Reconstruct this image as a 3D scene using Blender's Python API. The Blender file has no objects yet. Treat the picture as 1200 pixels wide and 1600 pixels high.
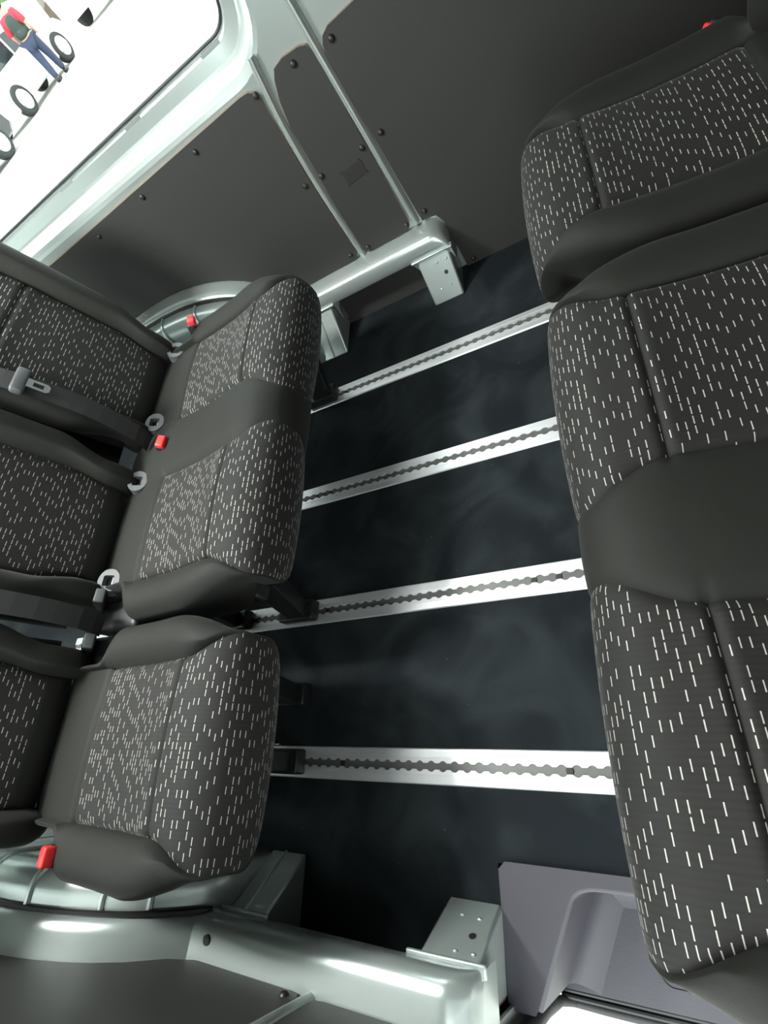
import bpy, bmesh, math, random
import numpy as np
from mathutils import Vector, Matrix
from mathutils.geometry import tessellate_polygon

random.seed(7)
S = bpy.context.scene
COL = S.collection
PI = math.pi

# ------------------------------------------------------------------ camera
AX = np.array([[0.85449944, -0.21057308, -0.47485755],
               [0.02949038, -0.89301060, 0.44906836],
               [-0.51861453, -0.39773239, -0.75686718]])
cam = bpy.data.cameras.new('camera')
cam.sensor_fit = 'VERTICAL'
cam.sensor_height = 36.0
cam.lens = 36.0 * 778.0 / 1600.0
cam.clip_start = 0.02
cam.clip_end = 400
cam_o = bpy.data.objects.new('camera', cam)
COL.objects.link(cam_o)
M = Matrix.Identity(4)
for r in range(3):
    M[r][0] = AX[r, 0]
    M[r][1] = -AX[r, 1]
    M[r][2] = -AX[r, 2]
M[2][3] = 1.0
cam_o.matrix_world = M
S.camera = cam_o

# ------------------------------------------------------------------ exposure, sky, daylight openings
S.view_settings.view_transform = 'Standard'
S.view_settings.look = 'None'
S.view_settings.gamma = 1.0
S.view_settings.exposure = 0.0
S.view_settings.use_curve_mapping = False
S.cycles.max_bounces = 10
S.cycles.diffuse_bounces = 6
S.cycles.sample_clamp_indirect = 6.0

SKY = 6.0
LAMPS = ((-0.90, 0.50), (-1.45, 0.45))
LAMP_POWER = (50.0, 350.0)
w = bpy.data.worlds.new('overcast_sky')
S.world = w
w.use_nodes = True
wn = w.node_tree
bgn = wn.nodes['Background']
bgn.inputs[0].default_value = (0.93, 1.0, 0.985, 1)
bgn.inputs[1].default_value = SKY


def portal(name, loc, rot, sx, sy):
    l = bpy.data.lights.new(name, 'AREA')
    l.shape = 'RECTANGLE'
    l.size = sx
    l.size_y = sy
    l.cycles.is_portal = True
    o = bpy.data.objects.new(name, l)
    o.location = loc
    o.rotation_euler = rot
    COL.objects.link(o)


# the openings that let the daylight in: two side windows and the sliding door, narrowed by an added unseen panel
portal('daylight_far_window', (-1.40, 1.50, 1.09), (-PI / 2, 0, 0), 1.75, 0.70)
portal('daylight_near_window', (-1.40, -0.44, 1.09), (PI / 2, 0, 0), 1.75, 0.70)
portal('daylight_sliding_door', (-0.10, -0.45, 0.72), (PI / 2, 0, 0), 0.52, 1.95)


# ------------------------------------------------------------------ materials
def newmat(name):
    m = bpy.data.materials.new(name)
    m.use_nodes = True
    nt = m.node_tree
    return m, nt, nt.nodes['Principled BSDF']


def N(nt, t, **kw):
    n = nt.nodes.new(t)
    for k, v in kw.items():
        setattr(n, k, v)
    return n


def math_n(nt, op, a, b=None):
    n = N(nt, 'ShaderNodeMath', operation=op)
    for i, v in enumerate((a, b)):
        if v is None:
            continue
        if isinstance(v, (int, float)):
            n.inputs[i].default_value = v
        else:
            nt.links.new(v, n.inputs[i])
    return n.outputs[0]


def plain(name, col, rough=0.5, metal=0.0, spec=0.5, var=0.0, scale=30, bump=0.0, bscale=200, sheen=0.0, coat=0.0):
    m, nt, b = newmat(name)
    b.inputs['Base Color'].default_value = (*col, 1)
    b.inputs['Roughness'].default_value = rough
    b.inputs['Metallic'].default_value = metal
    b.inputs['Specular IOR Level'].default_value = spec
    b.inputs['Sheen Weight'].default_value = sheen
    b.inputs['Sheen Roughness'].default_value = 0.4
    b.inputs['Coat Weight'].default_value = coat
    tc = N(nt, 'ShaderNodeTexCoord')
    if var:
        nz = N(nt, 'ShaderNodeTexNoise')
        nz.inputs['Scale'].default_value = scale
        nz.inputs['Detail'].default_value = 4
        nt.links.new(tc.outputs['Object'], nz.inputs['Vector'])
        mr = N(nt, 'ShaderNodeMapRange')
        mr.inputs[3].default_value = 1 - var
        mr.inputs[4].default_value = 1 + var
        nt.links.new(nz.outputs[0], mr.inputs[0])
        mx = N(nt, 'ShaderNodeVectorMath', operation='SCALE')
        mx.inputs[0].default_value = col
        nt.links.new(mr.outputs[0], mx.inputs['Scale'])
        nt.links.new(mx.outputs[0], b.inputs['Base Color'])
    if bump:
        nb = N(nt, 'ShaderNodeTexNoise')
        nb.inputs['Scale'].default_value = bscale
        nt.links.new(tc.outputs['Object'], nb.inputs['Vector'])
        bp = N(nt, 'ShaderNodeBump')
        bp.inputs['Strength'].default_value = bump
        bp.inputs['Distance'].default_value = 0.002
        nt.links.new(nb.outputs[0], bp.inputs['Height'])
        nt.links.new(bp.outputs[0], b.inputs['Normal'])
    return m


def fabric_pattern():
    """dark ribbed seat cloth with short pale woven dashes; UV in metres (u front-back, v across)"""
    m, nt, b = newmat('dash_patterned_cloth')
    uv = N(nt, 'ShaderNodeUVMap', uv_map='UVMap')
    sp = N(nt, 'ShaderNodeSeparateXYZ')
    nt.links.new(uv.outputs[0], sp.inputs[0])
    u = math_n(nt, 'DIVIDE', sp.outputs[0], 0.0086)
    col = math_n(nt, 'FLOOR', u)
    fx = math_n(nt, 'FRACT', u)
    wn_ = N(nt, 'ShaderNodeTexWhiteNoise', noise_dimensions='1D')
    nt.links.new(col, wn_.inputs['W'])
    off = math_n(nt, 'MULTIPLY', math_n(nt, 'FLOOR', math_n(nt, 'MULTIPLY', wn_.outputs[0], 2.0)), 0.5)
    v0 = math_n(nt, 'DIVIDE', sp.outputs[1], 0.0128)
    v = math_n(nt, 'ADD', v0, off)
    row = math_n(nt, 'FLOOR', v)
    fy = math_n(nt, 'FRACT', v)
    cb = N(nt, 'ShaderNodeCombineXYZ')
    nt.links.new(col, cb.inputs[0])
    nt.links.new(row, cb.inputs[1])
    w2 = N(nt, 'ShaderNodeTexWhiteNoise', noise_dimensions='2D')
    nt.links.new(cb.outputs[0], w2.inputs['Vector'])
    seq = math_n(nt, 'FRACT', math_n(nt, 'ADD', math_n(nt, 'MULTIPLY', row, 0.37), math_n(nt, 'ADD', math_n(nt, 'MULTIPLY', wn_.outputs[0], 7.3), math_n(nt, 'MULTIPLY', w2.outputs[0], 0.35))))
    on = math_n(nt, 'LESS_THAN', seq, 0.47)
    dx = math_n(nt, 'LESS_THAN', math_n(nt, 'ABSOLUTE', math_n(nt, 'SUBTRACT', fx, 0.5)), 0.066)
    dy = math_n(nt, 'LESS_THAN', math_n(nt, 'ABSOLUTE', math_n(nt, 'SUBTRACT', fy, 0.5)), 0.40)
    mask = math_n(nt, 'MULTIPLY', math_n(nt, 'MULTIPLY', on, dx), dy)
    # fine cross ribs of the weave
    rib = math_n(nt, 'SINE', math_n(nt, 'MULTIPLY', v0, 4 * PI))
    mx = N(nt, 'ShaderNodeMix', data_type='RGBA')
    mx.inputs[6].default_value = (0.0116, 0.0105, 0.0092, 1)
    mx.inputs[7].default_value = (0.44, 0.43, 0.39, 1)
    nt.links.new(mask, mx.inputs[0])
    nt.links.new(mx.outputs[2], b.inputs['Base Color'])
    b.inputs['Roughness'].default_value = 0.75
    b.inputs['Specular IOR Level'].default_value = 0.35
    b.inputs['Sheen Weight'].default_value = 0.10
    b.inputs['Sheen Roughness'].default_value = 0.35
    bp = N(nt, 'ShaderNodeBump')
    bp.inputs['Strength'].default_value = 0.10
    bp.inputs['Distance'].default_value = 0.001
    nt.links.new(rib, bp.inputs['Height'])
    nt.links.new(bp.outputs[0], b.inputs['Normal'])
    return m


def carpet_mat():
    m, nt, b = newmat('blue_black_floor_covering')
    tc = N(nt, 'ShaderNodeTexCoord')
    n1 = N(nt, 'ShaderNodeTexNoise')
    n1.inputs['Scale'].default_value = 5
    n1.inputs['Detail'].default_value = 6
    n1.inputs['Distortion'].default_value = 1.2
    nt.links.new(tc.outputs['Object'], n1.inputs['Vector'])
    rp = N(nt, 'ShaderNodeValToRGB')
    rp.color_ramp.elements[0].position = 0.42
    rp.color_ramp.elements[0].color = (0.0050, 0.0075, 0.0095, 1)
    rp.color_ramp.elements[1].position = 0.72
    rp.color_ramp.elements[1].color = (0.021, 0.026, 0.028, 1)
    nt.links.new(n1.outputs[0], rp.inputs[0])
    # fine lint specks
    vo = N(nt, 'ShaderNodeTexVoronoi')
    vo.inputs['Scale'].default_value = 22
    nt.links.new(tc.outputs['Object'], vo.inputs['Vector'])
    sp = N(nt, 'ShaderNodeMapRange')
    sp.inputs[1].default_value = 0.06
    sp.inputs[2].default_value = 0.02
    nt.links.new(vo.outputs['Distance'], sp.inputs[0])
    mx = N(nt, 'ShaderNodeMix', data_type='RGBA')
    mx.inputs[7].default_value = (0.10, 0.11, 0.11, 1)
    nt.links.new(math_n(nt, 'MULTIPLY', sp.outputs[0], 0.35), mx.inputs[0])
    nt.links.new(rp.outputs[0], mx.inputs[6])
    nt.links.new(mx.outputs[2], b.inputs['Base Color'])
    b.inputs['Roughness'].default_value = 0.85
    b.inputs['Specular IOR Level'].default_value = 0.2
    nb = N(nt, 'ShaderNodeTexNoise')
    nb.inputs['Scale'].default_value = 400
    nt.links.new(tc.outputs['Object'], nb.inputs['Vector'])
    bp = N(nt, 'ShaderNodeBump')
    bp.inputs['Strength'].default_value = 0.3
    bp.inputs['Distance'].default_value = 0.001
    nt.links.new(nb.outputs[0], bp.inputs['Height'])
    nt.links.new(bp.outputs[0], b.inputs['Normal'])
    return m


def glass_mat():
    m, nt, b = newmat('window_glass')
    out = nt.nodes['Material Output']
    tr = N(nt, 'ShaderNodeBsdfTransparent')
    tr.inputs[0].default_value = (0.90, 0.93, 0.92, 1)
    gl = N(nt, 'ShaderNodeBsdfGlossy')
    gl.inputs['Roughness'].default_value = 0.02
    ms = N(nt, 'ShaderNodeMixShader')
    ms.inputs[0].default_value = 0.05
    nt.links.new(tr.outputs[0], ms.inputs[1])
    nt.links.new(gl.outputs[0], ms.inputs[2])
    nt.links.new(ms.outputs[0], out.inputs[0])
    return m


LAMPM = []
for _p in LAMP_POWER:
    _m, _nt, _b = newmat('lit_lamp_diffuser')
    _b.inputs['Base Color'].default_value = (0.9, 0.9, 0.9, 1)
    _b.inputs['Emission Color'].default_value = (0.96, 1.0, 0.97, 1)
    _b.inputs['Emission Strength'].default_value = _p
    LAMPM.append(_m)
FAB = fabric_pattern()
CLOTH = plain('plain_charcoal_cloth', (0.0115, 0.0115, 0.0092), 0.7, spec=0.28, sheen=0.04, var=0.12, scale=40, bump=0.15, bscale=600)
CARPET = carpet_mat()
GLASS = glass_mat()
PAINT = plain('silver_body_paint', (0.47, 0.52, 0.50), 0.27, metal=0.6, spec=0.5, coat=0.3)
ALU = plain('brushed_aluminium', (0.92, 0.92, 0.93), 0.38, metal=0.75, var=0.05, scale=60)
SLOT = plain('dull_aluminium_slot', (0.12, 0.12, 0.115), 0.5, metal=0.5)
BOARD = plain('dark_grey_lining_board', (0.033, 0.0325, 0.0305), 0.55, spec=0.35, var=0.10, scale=300, bump=0.1, bscale=500)
EDGE = plain('raw_board_edge', (0.20, 0.14, 0.10), 0.8)
BLACK = plain('black_plastic', (0.012, 0.012, 0.012), 0.45)
BLKMET = plain('black_steel', (0.015, 0.015, 0.016), 0.4, metal=0.2)
BEZEL = plain('grey_plastic', (0.075, 0.078, 0.082), 0.5)
GREYPL = plain('slate_grey_plastic', (0.040, 0.038, 0.048), 0.45, spec=0.4, bump=0.15, bscale=700)
RED = plain('red_plastic', (0.75, 0.03, 0.03), 0.4)
CHROME = plain('chrome', (0.85, 0.85, 0.86), 0.15, metal=1.0)
WEB = plain('dark_belt_webbing', (0.016, 0.016, 0.016), 0.7, sheen=0.08)
RUBBER = plain('black_rubber', (0.012, 0.012, 0.013), 0.6)
BOLT = plain('dark_bolt', (0.03, 0.027, 0.025), 0.4, metal=0.4)
PATCHM = plain('dark_adhesive', (0.018, 0.017, 0.016), 0.9, var=0.4, scale=90)
CEIL = plain('grey_headliner', (0.16, 0.17, 0.165), 0.8)
CONC = plain('pale_concrete', (0.55, 0.54, 0.51), 0.9, var=0.08, scale=1.5)
WHITE = plain('white_car_paint', (0.80, 0.80, 0.80), 0.25, coat=0.5)
CARBLK = plain('black_car_paint', (0.02, 0.02, 0.022), 0.2, coat=0.5)
TYRE = plain('tyre_rubber', (0.02, 0.02, 0.02), 0.8)
RIM = plain('alloy_rim', (0.55, 0.55, 0.56), 0.35, metal=0.6)
DGLASS = plain('tinted_glass', (0.02, 0.025, 0.03), 0.05)
SKIN = plain('skin', (0.50, 0.30, 0.22), 0.5)
REDSH = plain('red_shirt_cloth', (0.55, 0.03, 0.05), 0.8)
JEANS = plain('dark_blue_denim', (0.03, 0.04, 0.08), 0.8)
VEST = plain('dark_green_cloth', (0.03, 0.045, 0.04), 0.8)
HAIR = plain('dark_hair', (0.02, 0.015, 0.012), 0.6)
LEAF = plain('green_leaves', (0.08, 0.22, 0.04), 0.7, var=0.4, scale=8)
BARK = plain('bark', (0.10, 0.07, 0.05), 0.9)


# ------------------------------------------------------------------ mesh helpers
def link(o, parent=None):
    COL.objects.link(o)
    if parent is not None:
        o.parent = parent
    return o


def mk(name, verts, faces, mat, parent=None, smooth=True, uv=None, mats=None, fm=None, sharp=None):
    me = bpy.data.meshes.new(name)
    me.from_pydata([tuple(map(float, v)) for v in verts], [], [tuple(int(i) for i in f) for f in faces])
    for m in (mats or [mat]):
        me.materials.append(m)
    if fm is not None:
        me.polygons.foreach_set('material_index', fm)
    if uv is not None:
        l = me.uv_layers.new(name='UVMap')
        idx = np.zeros(len(me.loops), dtype=np.int32)
        me.loops.foreach_get('vertex_index', idx)
        l.data.foreach_set('uv', np.asarray(uv, dtype=np.float32)[idx].ravel())
    bm = bmesh.new()
    bm.from_mesh(me)
    bmesh.ops.recalc_face_normals(bm, faces=bm.faces)
    bm.to_mesh(me)
    bm.free()
    if smooth:
        me.shade_smooth()
        me.set_sharp_from_angle(angle=math.radians(sharp or 40))
    o = bpy.data.objects.new(name, me)
    return link(o, parent)


class MB:
    """collects boxes, prisms, tubes and surfaces of ONE mesh object"""

    def __init__(self):
        self.v, self.f, self.m = [], [], []

    def add(self, vs, fs, mi=0):
        k = len(self.v)
        self.v += [tuple(v) for v in vs]
        self.f += [tuple(i + k for i in f) for f in fs]
        self.m += [mi] * len(fs)
        return self

    def box(self, x0, x1, y0, y1, z0, z1, mi=0):
        vs = [(x, y, z) for z in (z0, z1) for y in (y0, y1) for x in (x0, x1)]
        return self.add(vs, [(0, 2, 3, 1), (4, 5, 7, 6), (0, 1, 5, 4), (2, 6, 7, 3), (0, 4, 6, 2), (1, 3, 7, 5)], mi)

    def rbox(self, c, size, r, mi=0, rot=None):
        """rounded box through bmesh bevel"""
        bm = bmesh.new()
        bmesh.ops.create_cube(bm, size=1.0)
        for v in bm.verts:
            v.co = Vector((v.co.x * size[0], v.co.y * size[1], v.co.z * size[2]))
        bmesh.ops.bevel(bm, geom=bm.edges[:], offset=r, segments=3, profile=0.5, affect='EDGES')
        R = rot or Matrix.Identity(3)
        vs = [tuple(R @ v.co + Vector(c)) for v in bm.verts]
        bm.verts.index_update()
        fs = [[v.index for v in f.verts] for f in bm.faces]
        bm.free()
        return self.add(vs, fs, mi)

    def prism(self, a, b, mi=0):
        """loft between two closed loops of equal length, capped"""
        n = len(a)
        fs = [(i, (i + 1) % n, n + (i + 1) % n, n + i) for i in range(n)]
        fs += [tuple(range(n - 1, -1, -1)), tuple(range(n, 2 * n))]
        return self.add(list(a) + list(b), fs, mi)

    def tube(self, pts, r, n=8, mi=0, closed=False):
        pts = [Vector(p) for p in pts]
        m = len(pts)
        rs = r if isinstance(r, (list, tuple)) else [r] * m
        vs, up = [], None
        for i, p in enumerate(pts):
            if closed:
                t = (pts[(i + 1) % m] - pts[i - 1]).normalized()
            else:
                t = (pts[min(i + 1, m - 1)] - pts[max(i - 1, 0)]).normalized()
            if up is None:
                up = Vector((0, 0, 1)) if abs(t.z) < 0.9 else Vector((1, 0, 0))
            s = t.cross(up).normalized()
            up = s.cross(t).normalized()
            for k in range(n):
                a = 2 * PI * k / n
                vs.append(p + s * math.cos(a) * rs[i] + up * math.sin(a) * rs[i])
        fs = []
        for i in range(m if closed else m - 1):
            j = (i + 1) % m
            for k in range(n):
                fs.append((i * n + k, i * n + (k + 1) % n, j * n + (k + 1) % n, j * n + k))
        if not closed:
            fs += [tuple(range(n - 1, -1, -1)), tuple((m - 1) * n + k for k in range(n))]
        return self.add(vs, fs, mi)

    def cyl(self, p0, p1, r, n=16, mi=0, r1=None):
        return self.tube([p0, p1], [r, r if r1 is None else r1], n, mi)

    def ball(self, c, rx, ry, rz, n=12, mi=0):
        vs = [(c[0], c[1], c[2] + rz)]
        m = n // 2
        for i in range(1, m):
            a = PI * i / m
            for k in range(n):
                b = 2 * PI * k / n
                vs.append((c[0] + rx * math.sin(a) * math.cos(b), c[1] + ry * math.sin(a) * math.sin(b), c[2] + rz * math.cos(a)))
        vs.append((c[0], c[1], c[2] - rz))
        fs = [(0, 1 + k, 1 + (k + 1) % n) for k in range(n)]
        for i in range(m - 2):
            for k in range(n):
                fs.append((1 + i * n + k, 1 + i * n + (k + 1) % n, 1 + (i + 1) * n + (k + 1) % n, 1 + (i + 1) * n + k))
        L = len(vs) - 1
        fs += [(L, 1 + (m - 2) * n + (k + 1) % n, 1 + (m - 2) * n + k) for k in range(n)]
        return self.add(vs, fs, mi)

    def grid(self, P, mi=0, flip=False):
        """P[i][j] points"""
        n, m = len(P), len(P[0])
        vs = [p for row in P for p in row]
        fs = [(i * m + j, i * m + j + 1, (i + 1) * m + j + 1, (i + 1) * m + j) for i in range(n - 1) for j in range(m - 1)]
        return self.add(vs, fs, mi)

    def poly(self, loops3, mi=0):
        """planar polygon with holes"""
        tri = tessellate_polygon([[Vector(p) for p in l] for l in loops3])
        vs = [p for l in loops3 for p in l]
        return self.add(vs, [tuple(t) for t in tri], mi)

    def build(self, name, mat, parent=None, smooth=True, bevel=0, mats=None, sharp=None):
        o = mk(name, self.v, self.f, mat, parent, smooth, mats=mats, fm=self.m if mats else None, sharp=sharp)
        if bevel:
            b = o.modifiers.new('bevel', 'BEVEL')
            b.width = bevel
            b.segments = 2
            b.limit_method = 'ANGLE'
        return o


def empty(name, loc, rz, label, cat, group=None):
    o = bpy.data.objects.new(name, None)
    o.location = loc
    o.rotation_euler = (0, 0, rz)
    o.empty_display_size = 0.1
    COL.objects.link(o)
    return tag(o, label, cat, group)


def tag(o, label, cat, group=None):
    o['label'] = label
    o['category'] = cat
    if group:
        o['group'] = group
    return o


def struct(o):
    o['kind'] = 'structure'
    return o


def smooth01(t):
    t = np.clip(t, 0, 1)
    return t * t * (3 - 2 * t)


def spline(pts, ds):
    """Catmull-Rom through pts resampled about every ds"""
    P = [Vector(p) for p in pts]
    P = [P[0] * 2 - P[1]] + P + [P[-1] * 2 - P[-2]]
    out = []
    for i in range(1, len(P) - 2):
        L = (P[i + 1] - P[i]).length
        n = max(2, int(L / ds))
        for k in range(n):
            t = k / n
            out.append(0.5 * ((2 * P[i]) + (-P[i - 1] + P[i + 1]) * t + (2 * P[i - 1] - 5 * P[i] + 4 * P[i + 1] - P[i + 2]) * t * t
                              + (-P[i - 1] + 3 * P[i] - 3 * P[i + 1] + P[i + 2]) * t ** 3))
    out.append(P[-2])
    return out


def rrect(x0, x1, z0, z1, r, n=8):
    pts = []
    for cx, cz, a0 in ((x1 - r, z1 - r, 0), (x0 + r, z1 - r, 90), (x0 + r, z0 + r, 180), (x1 - r, z0 + r, 270)):
        for k in range(n + 1):
            a = math.radians(a0 + 90 * k / n)
            pts.append((cx + r * math.cos(a), cz + r * math.sin(a)))
    return pts


# ------------------------------------------------------------------ setting: floor and shell
YC = 0.53            # centre line of the van; the near side mirrors the far side
YW = 1.38            # inner face of the far side


def fy(y, near):
    return 2 * YC - y if near else y


fl = MB()
fl.box(-2.75, -0.37, fy(1.395, True), 1.395, -0.04, 0)
fl.box(-0.37, 1.35, -0.15, 1.395, -0.04, 0)
fl.box(1.0, 1.35, fy(1.39, True), -0.15, -0.04, 0)
struct(fl.build('floor', CARPET, smooth=False))

gr = MB().grid([[(x, y, z) for x in (-90, 60)] for y, z in ((-40, -0.62), (2.5, -0.62), (10.0, -0.06), (110, -0.06))])
struct(gr.build('ground', CONC, smooth=False))

WIN_OUT = (-2.22, -0.575, 0.765, 1.40)


def arch_z(x):
    a, b = 0.49, 0.395
    t = abs(x + 1.35) / a
    return b * (1 - t ** 2.4) ** (1 / 2.4) if t < 1 else 0.0


def rail_z(x):
    z = max(0.19, arch_z(x))
    if x > -0.40:
        t = min(1, (x + 0.40) / 0.048)
        z = 0.19 - 0.05 * (1 - math.sqrt(max(0, 1 - t * t)))
    return z


def wall(near):
    nm = 'wall_right' if near else 'wall_left'
    xf = -0.362 if near else 1.40
    Y = lambda y: fy(y, near)
    mb = MB()
    loops = []
    for off, y in ((0.080, 1.392), (0.070, 1.395), (0.060, 1.404), (0.051, 1.418), (0.044, 1.430), (0.039, 1.438), (0.033, 1.443), (0.004, 1.4480), (0.0, 1.450), (0.0, 1.468), (-0.012, 1.470)):
        x0, x1, z0, z1 = WIN_OUT
        k = off
        loops.append([(x, Y(y), z) for x, z in rrect(x0 - k, x1 + k, z0 - k, z1 + k, 0.07 + k * 0.9)])
    outer = [(-2.75, Y(1.392), -0.04), (xf, Y(1.392), -0.04), (xf, Y(1.392), 1.80), (-2.75, Y(1.392), 1.80)]
    mb.poly([outer, loops[0]])
    n = len(loops[0])
    for a, b in zip(loops, loops[1:]):
        mb.add(a + b, [(i, (i + 1) % n, n + (i + 1) % n, n + i) for i in range(n)])
    # raised beads between the lining boards
    for pts in (((-0.612, 0.19), (-0.606, 0.40), (-0.592, 0.57), (-0.575, 0.67), (-0.565, 0.72)),
                ((-0.424, 0.20), (-0.426, 0.43), (-0.428, 0.60), (-0.430, 0.80), (-0.435, 1.80))):
        path = spline([Vector((x, 0, z)) for x, z in pts], 0.02)
        P = []
        for i, p in enumerate(path):
            P.append([(p.x + 0.011 * math.cos(a), Y(1.392 - 0.016 * math.sin(a)), p.z) for a in np.linspace(0, PI, 9)])
        mb.grid(P)
    if near:  # door post return and roof rail over the sliding door
        mb.box(-0.372, -0.356, Y(1.48), Y(1.392), -0.25, 1.80)
        mb.box(-0.36, 1.0, Y(1.48), Y(1.385), 1.66, 1.80)
        mb.box(1.0, 1.40, Y(1.48), Y(1.385), -0.04, 1.80)
    o = struct(mb.build(nm, PAINT, sharp=35))
    # glazing: black seal and pane
    x0, x1, z0, z1 = WIN_OUT
    wn_o = struct(MB().prism([(x, Y(1.472), z) for x, z in rrect(x0 + 0.010, x1 - 0.010, z0 + 0.010, z1 - 0.010, 0.062)],
                             [(x, Y(1.477), z) for x, z in rrect(x0 + 0.010, x1 - 0.010, z0 + 0.010, z1 - 0.010, 0.062)]).build(
        'window_2' if near else 'window_1', GLASS, smooth=False))
    MB().tube([(x, Y(1.466), z) for x, z in rrect(x0 + 0.008, x1 - 0.008, z0 + 0.008, z1 - 0.008, 0.064)], 0.0034, 6, closed=True).build(
        'window_seal', RUBBER, wn_o)
    for xx in (-0.66, -0.95, -1.26):   # small tabs on the window flange
        MB().box(xx - 0.03, xx + 0.03, *sorted((Y(1.462), Y(1.447))), z0 - 0.004, z0 + 0.003).build('flange_tab', PAINT, wn_o, smooth=False)
    return o


wall(False)
wall(True)

struct(MB().box(-2.75, 1.55, fy(1.50, True), 1.50, 1.80, 1.84).build('ceiling', CEIL, smooth=False))
struct(MB().box(-2.77, -2.73, fy(1.5, True), 1.5, -0.04, 1.80).build('wall_back', PAINT, smooth=False))
struct(MB().box(1.40, 1.44, fy(1.5, True), 1.5, -0.04, 1.80).build('wall_front', BOARD, smooth=False))
dr = struct(MB().box(0.16, 1.08, -0.50, -0.46, -0.30, 1.70).build('added_door', PAINT, smooth=False, bevel=0.01))  # unseen door panel, added partly shut to hold back daylight
MB().rbox((0.20, -0.452, 0.55), (0.03, 0.02, 0.16), 0.006).build('door_handle', BLACK, dr)

# two lamps fixed under the roof of the load area
for (lx, ly), lm, lab in zip(LAMPS, LAMPM, ('flat white lamp under the roof above the floor rails', 'flat white lamp under the roof behind the left-hand backrests')):
    lamp = empty('ceiling_lamp', (lx, ly, 1.80), 0, lab, 'lamp', 'lamps under the roof')
    MB().rbox((0, 0, -0.012), (0.36, 0.20, 0.024), 0.008).build('lamp_housing', BEZEL, lamp)
    MB().rbox((0, 0, -0.030), (0.32, 0.16, 0.018), 0.007).build('lamp_diffuser', lm, lamp)

# ------------------------------------------------------------------ lining boards
P1 = [(-2.2, 0.660), (-1.414, 0.664), (-0.911, 0.673), (-0.640, 0.678), (-0.618, 0.676), (-0.604, 0.668), (-0.598, 0.655), (-0.604, 0.617),
      (-0.618, 0.427), (-0.626, 0.205), (-0.632, 0.197), (-0.645, 0.193), (-0.86, 0.193)] + \
     [(x, max(0.195, arch_z(x) + 0.004)) for x in np.linspace(-0.87, -1.83, 24)] + [(-2.2, 0.195)]
P2 = [(-0.545, 0.662), (-0.532, 0.678), (-0.504, 0.684), (-0.462, 0.681), (-0.445, 0.675), (-0.437, 0.664), (-0.434, 0.642), (-0.436, 0.603), (-0.442, 0.215),
      (-0.446, 0.202), (-0.458, 0.195), (-0.582, 0.195), (-0.596, 0.199), (-0.600, 0.212), (-0.592, 0.38), (-0.577, 0.569), (-0.562, 0.625)]
P3 = [(0.95, 0.70), (-0.312, 0.680), (-0.384, 0.676), (-0.403, 0.668), (-0.412, 0.655), (-0.416, 0.635), (-0.416, 0.609), (-0.411, 0.432), (-0.406, 0.200),
      (-0.365, 0.195), (-0.352, 0.165), (-0.350, 0.001), (0.95, 0.001)]
PLOW = [(-0.90, 0.001), (-0.37, 0.001), (-0.37, 0.15), (-0.90, 0.15)]
B1 = [(-0.603, 0.662), (-0.824, 0.652), (-1.045, 0.650), (-1.263, 0.642), (-0.634, 0.444), (-0.645, 0.212)]
B2 = [(-0.488, 0.663), (-0.450, 0.445), (-0.580, 0.442), (-0.451, 0.211), (-0.584, 0.209)]
B3 = [(-0.389, 0.655), (-0.391, 0.450), (-0.388, 0.222), (-0.325, 0.018)]


def lining(pts, bolts, near, label, y0=1.391, y1=1.381, patch=False):
    Y = lambda y: fy(y, near)
    if near:
        pts, bolts = [p for p in pts], [b for b in bolts]
    mb = MB()
    a = [(x, Y(y0), z) for x, z in pts]
    b = [(x, Y(y1), z) for x, z in pts]
    n = len(pts)
    mb.poly([b], 0)
    mb.add(a + b, [(i, (i + 1) % n, n + (i + 1) % n, n + i) for i in range(n)], 1)
    o = mb.build('lining_board', BOARD, smooth=False, mats=[BOARD, EDGE])
    tag(o, label, 'wall panel', 'boards lining the van sides')
    for x, z in bolts:
        s = MB()
        s.tube([(x, Y(y1 + 0.0005), z), (x, Y(y1 - 0.003), z), (x, Y(y1 - 0.0062), z)], [0.0085, 0.0075, 0.0035], 12)
        s.build('bolt', BOLT, o)
    if patch:
        q = [(-0.536, 0.425), (-0.522, 0.421), (-0.478, 0.424), (-0.474, 0.430), (-0.468, 0.421), (-0.470, 0.398), (-0.464, 0.388), (-0.474, 0.391),
             (-0.524, 0.386), (-0.534, 0.381), (-0.529, 0.396), (-0.530, 0.414)]
        MB().prism([(x, Y(y1), z) for x, z in q], [(x, Y(y1 - 0.0015), z) for x, z in q]).build('adhesive_patch', PATCHM, o, smooth=False)
    return o


lining(P1, B1, False, 'wide dark lining board under the bright window, row of bolts along its top')
lining(P2, B2, False, 'narrow upright dark lining board with a torn black patch on it', patch=True)
lining(P3, B3, False, 'large dark lining board behind the right-hand seats, reaching down to the floor')
lining(PLOW, [], False, 'low dark board in the recess under the silver rail below the window', 1.388, 1.374)
lining(P1, B1, True, 'dark lining board at the lower left corner, above the bright wheel arch rim')
lining(P2, [], True, 'dark lining board at the bottom edge behind the near silver rail')
lining(PLOW, [], True, 'low dark board in the recess between the two near floor brackets', 1.388, 1.374)


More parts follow.
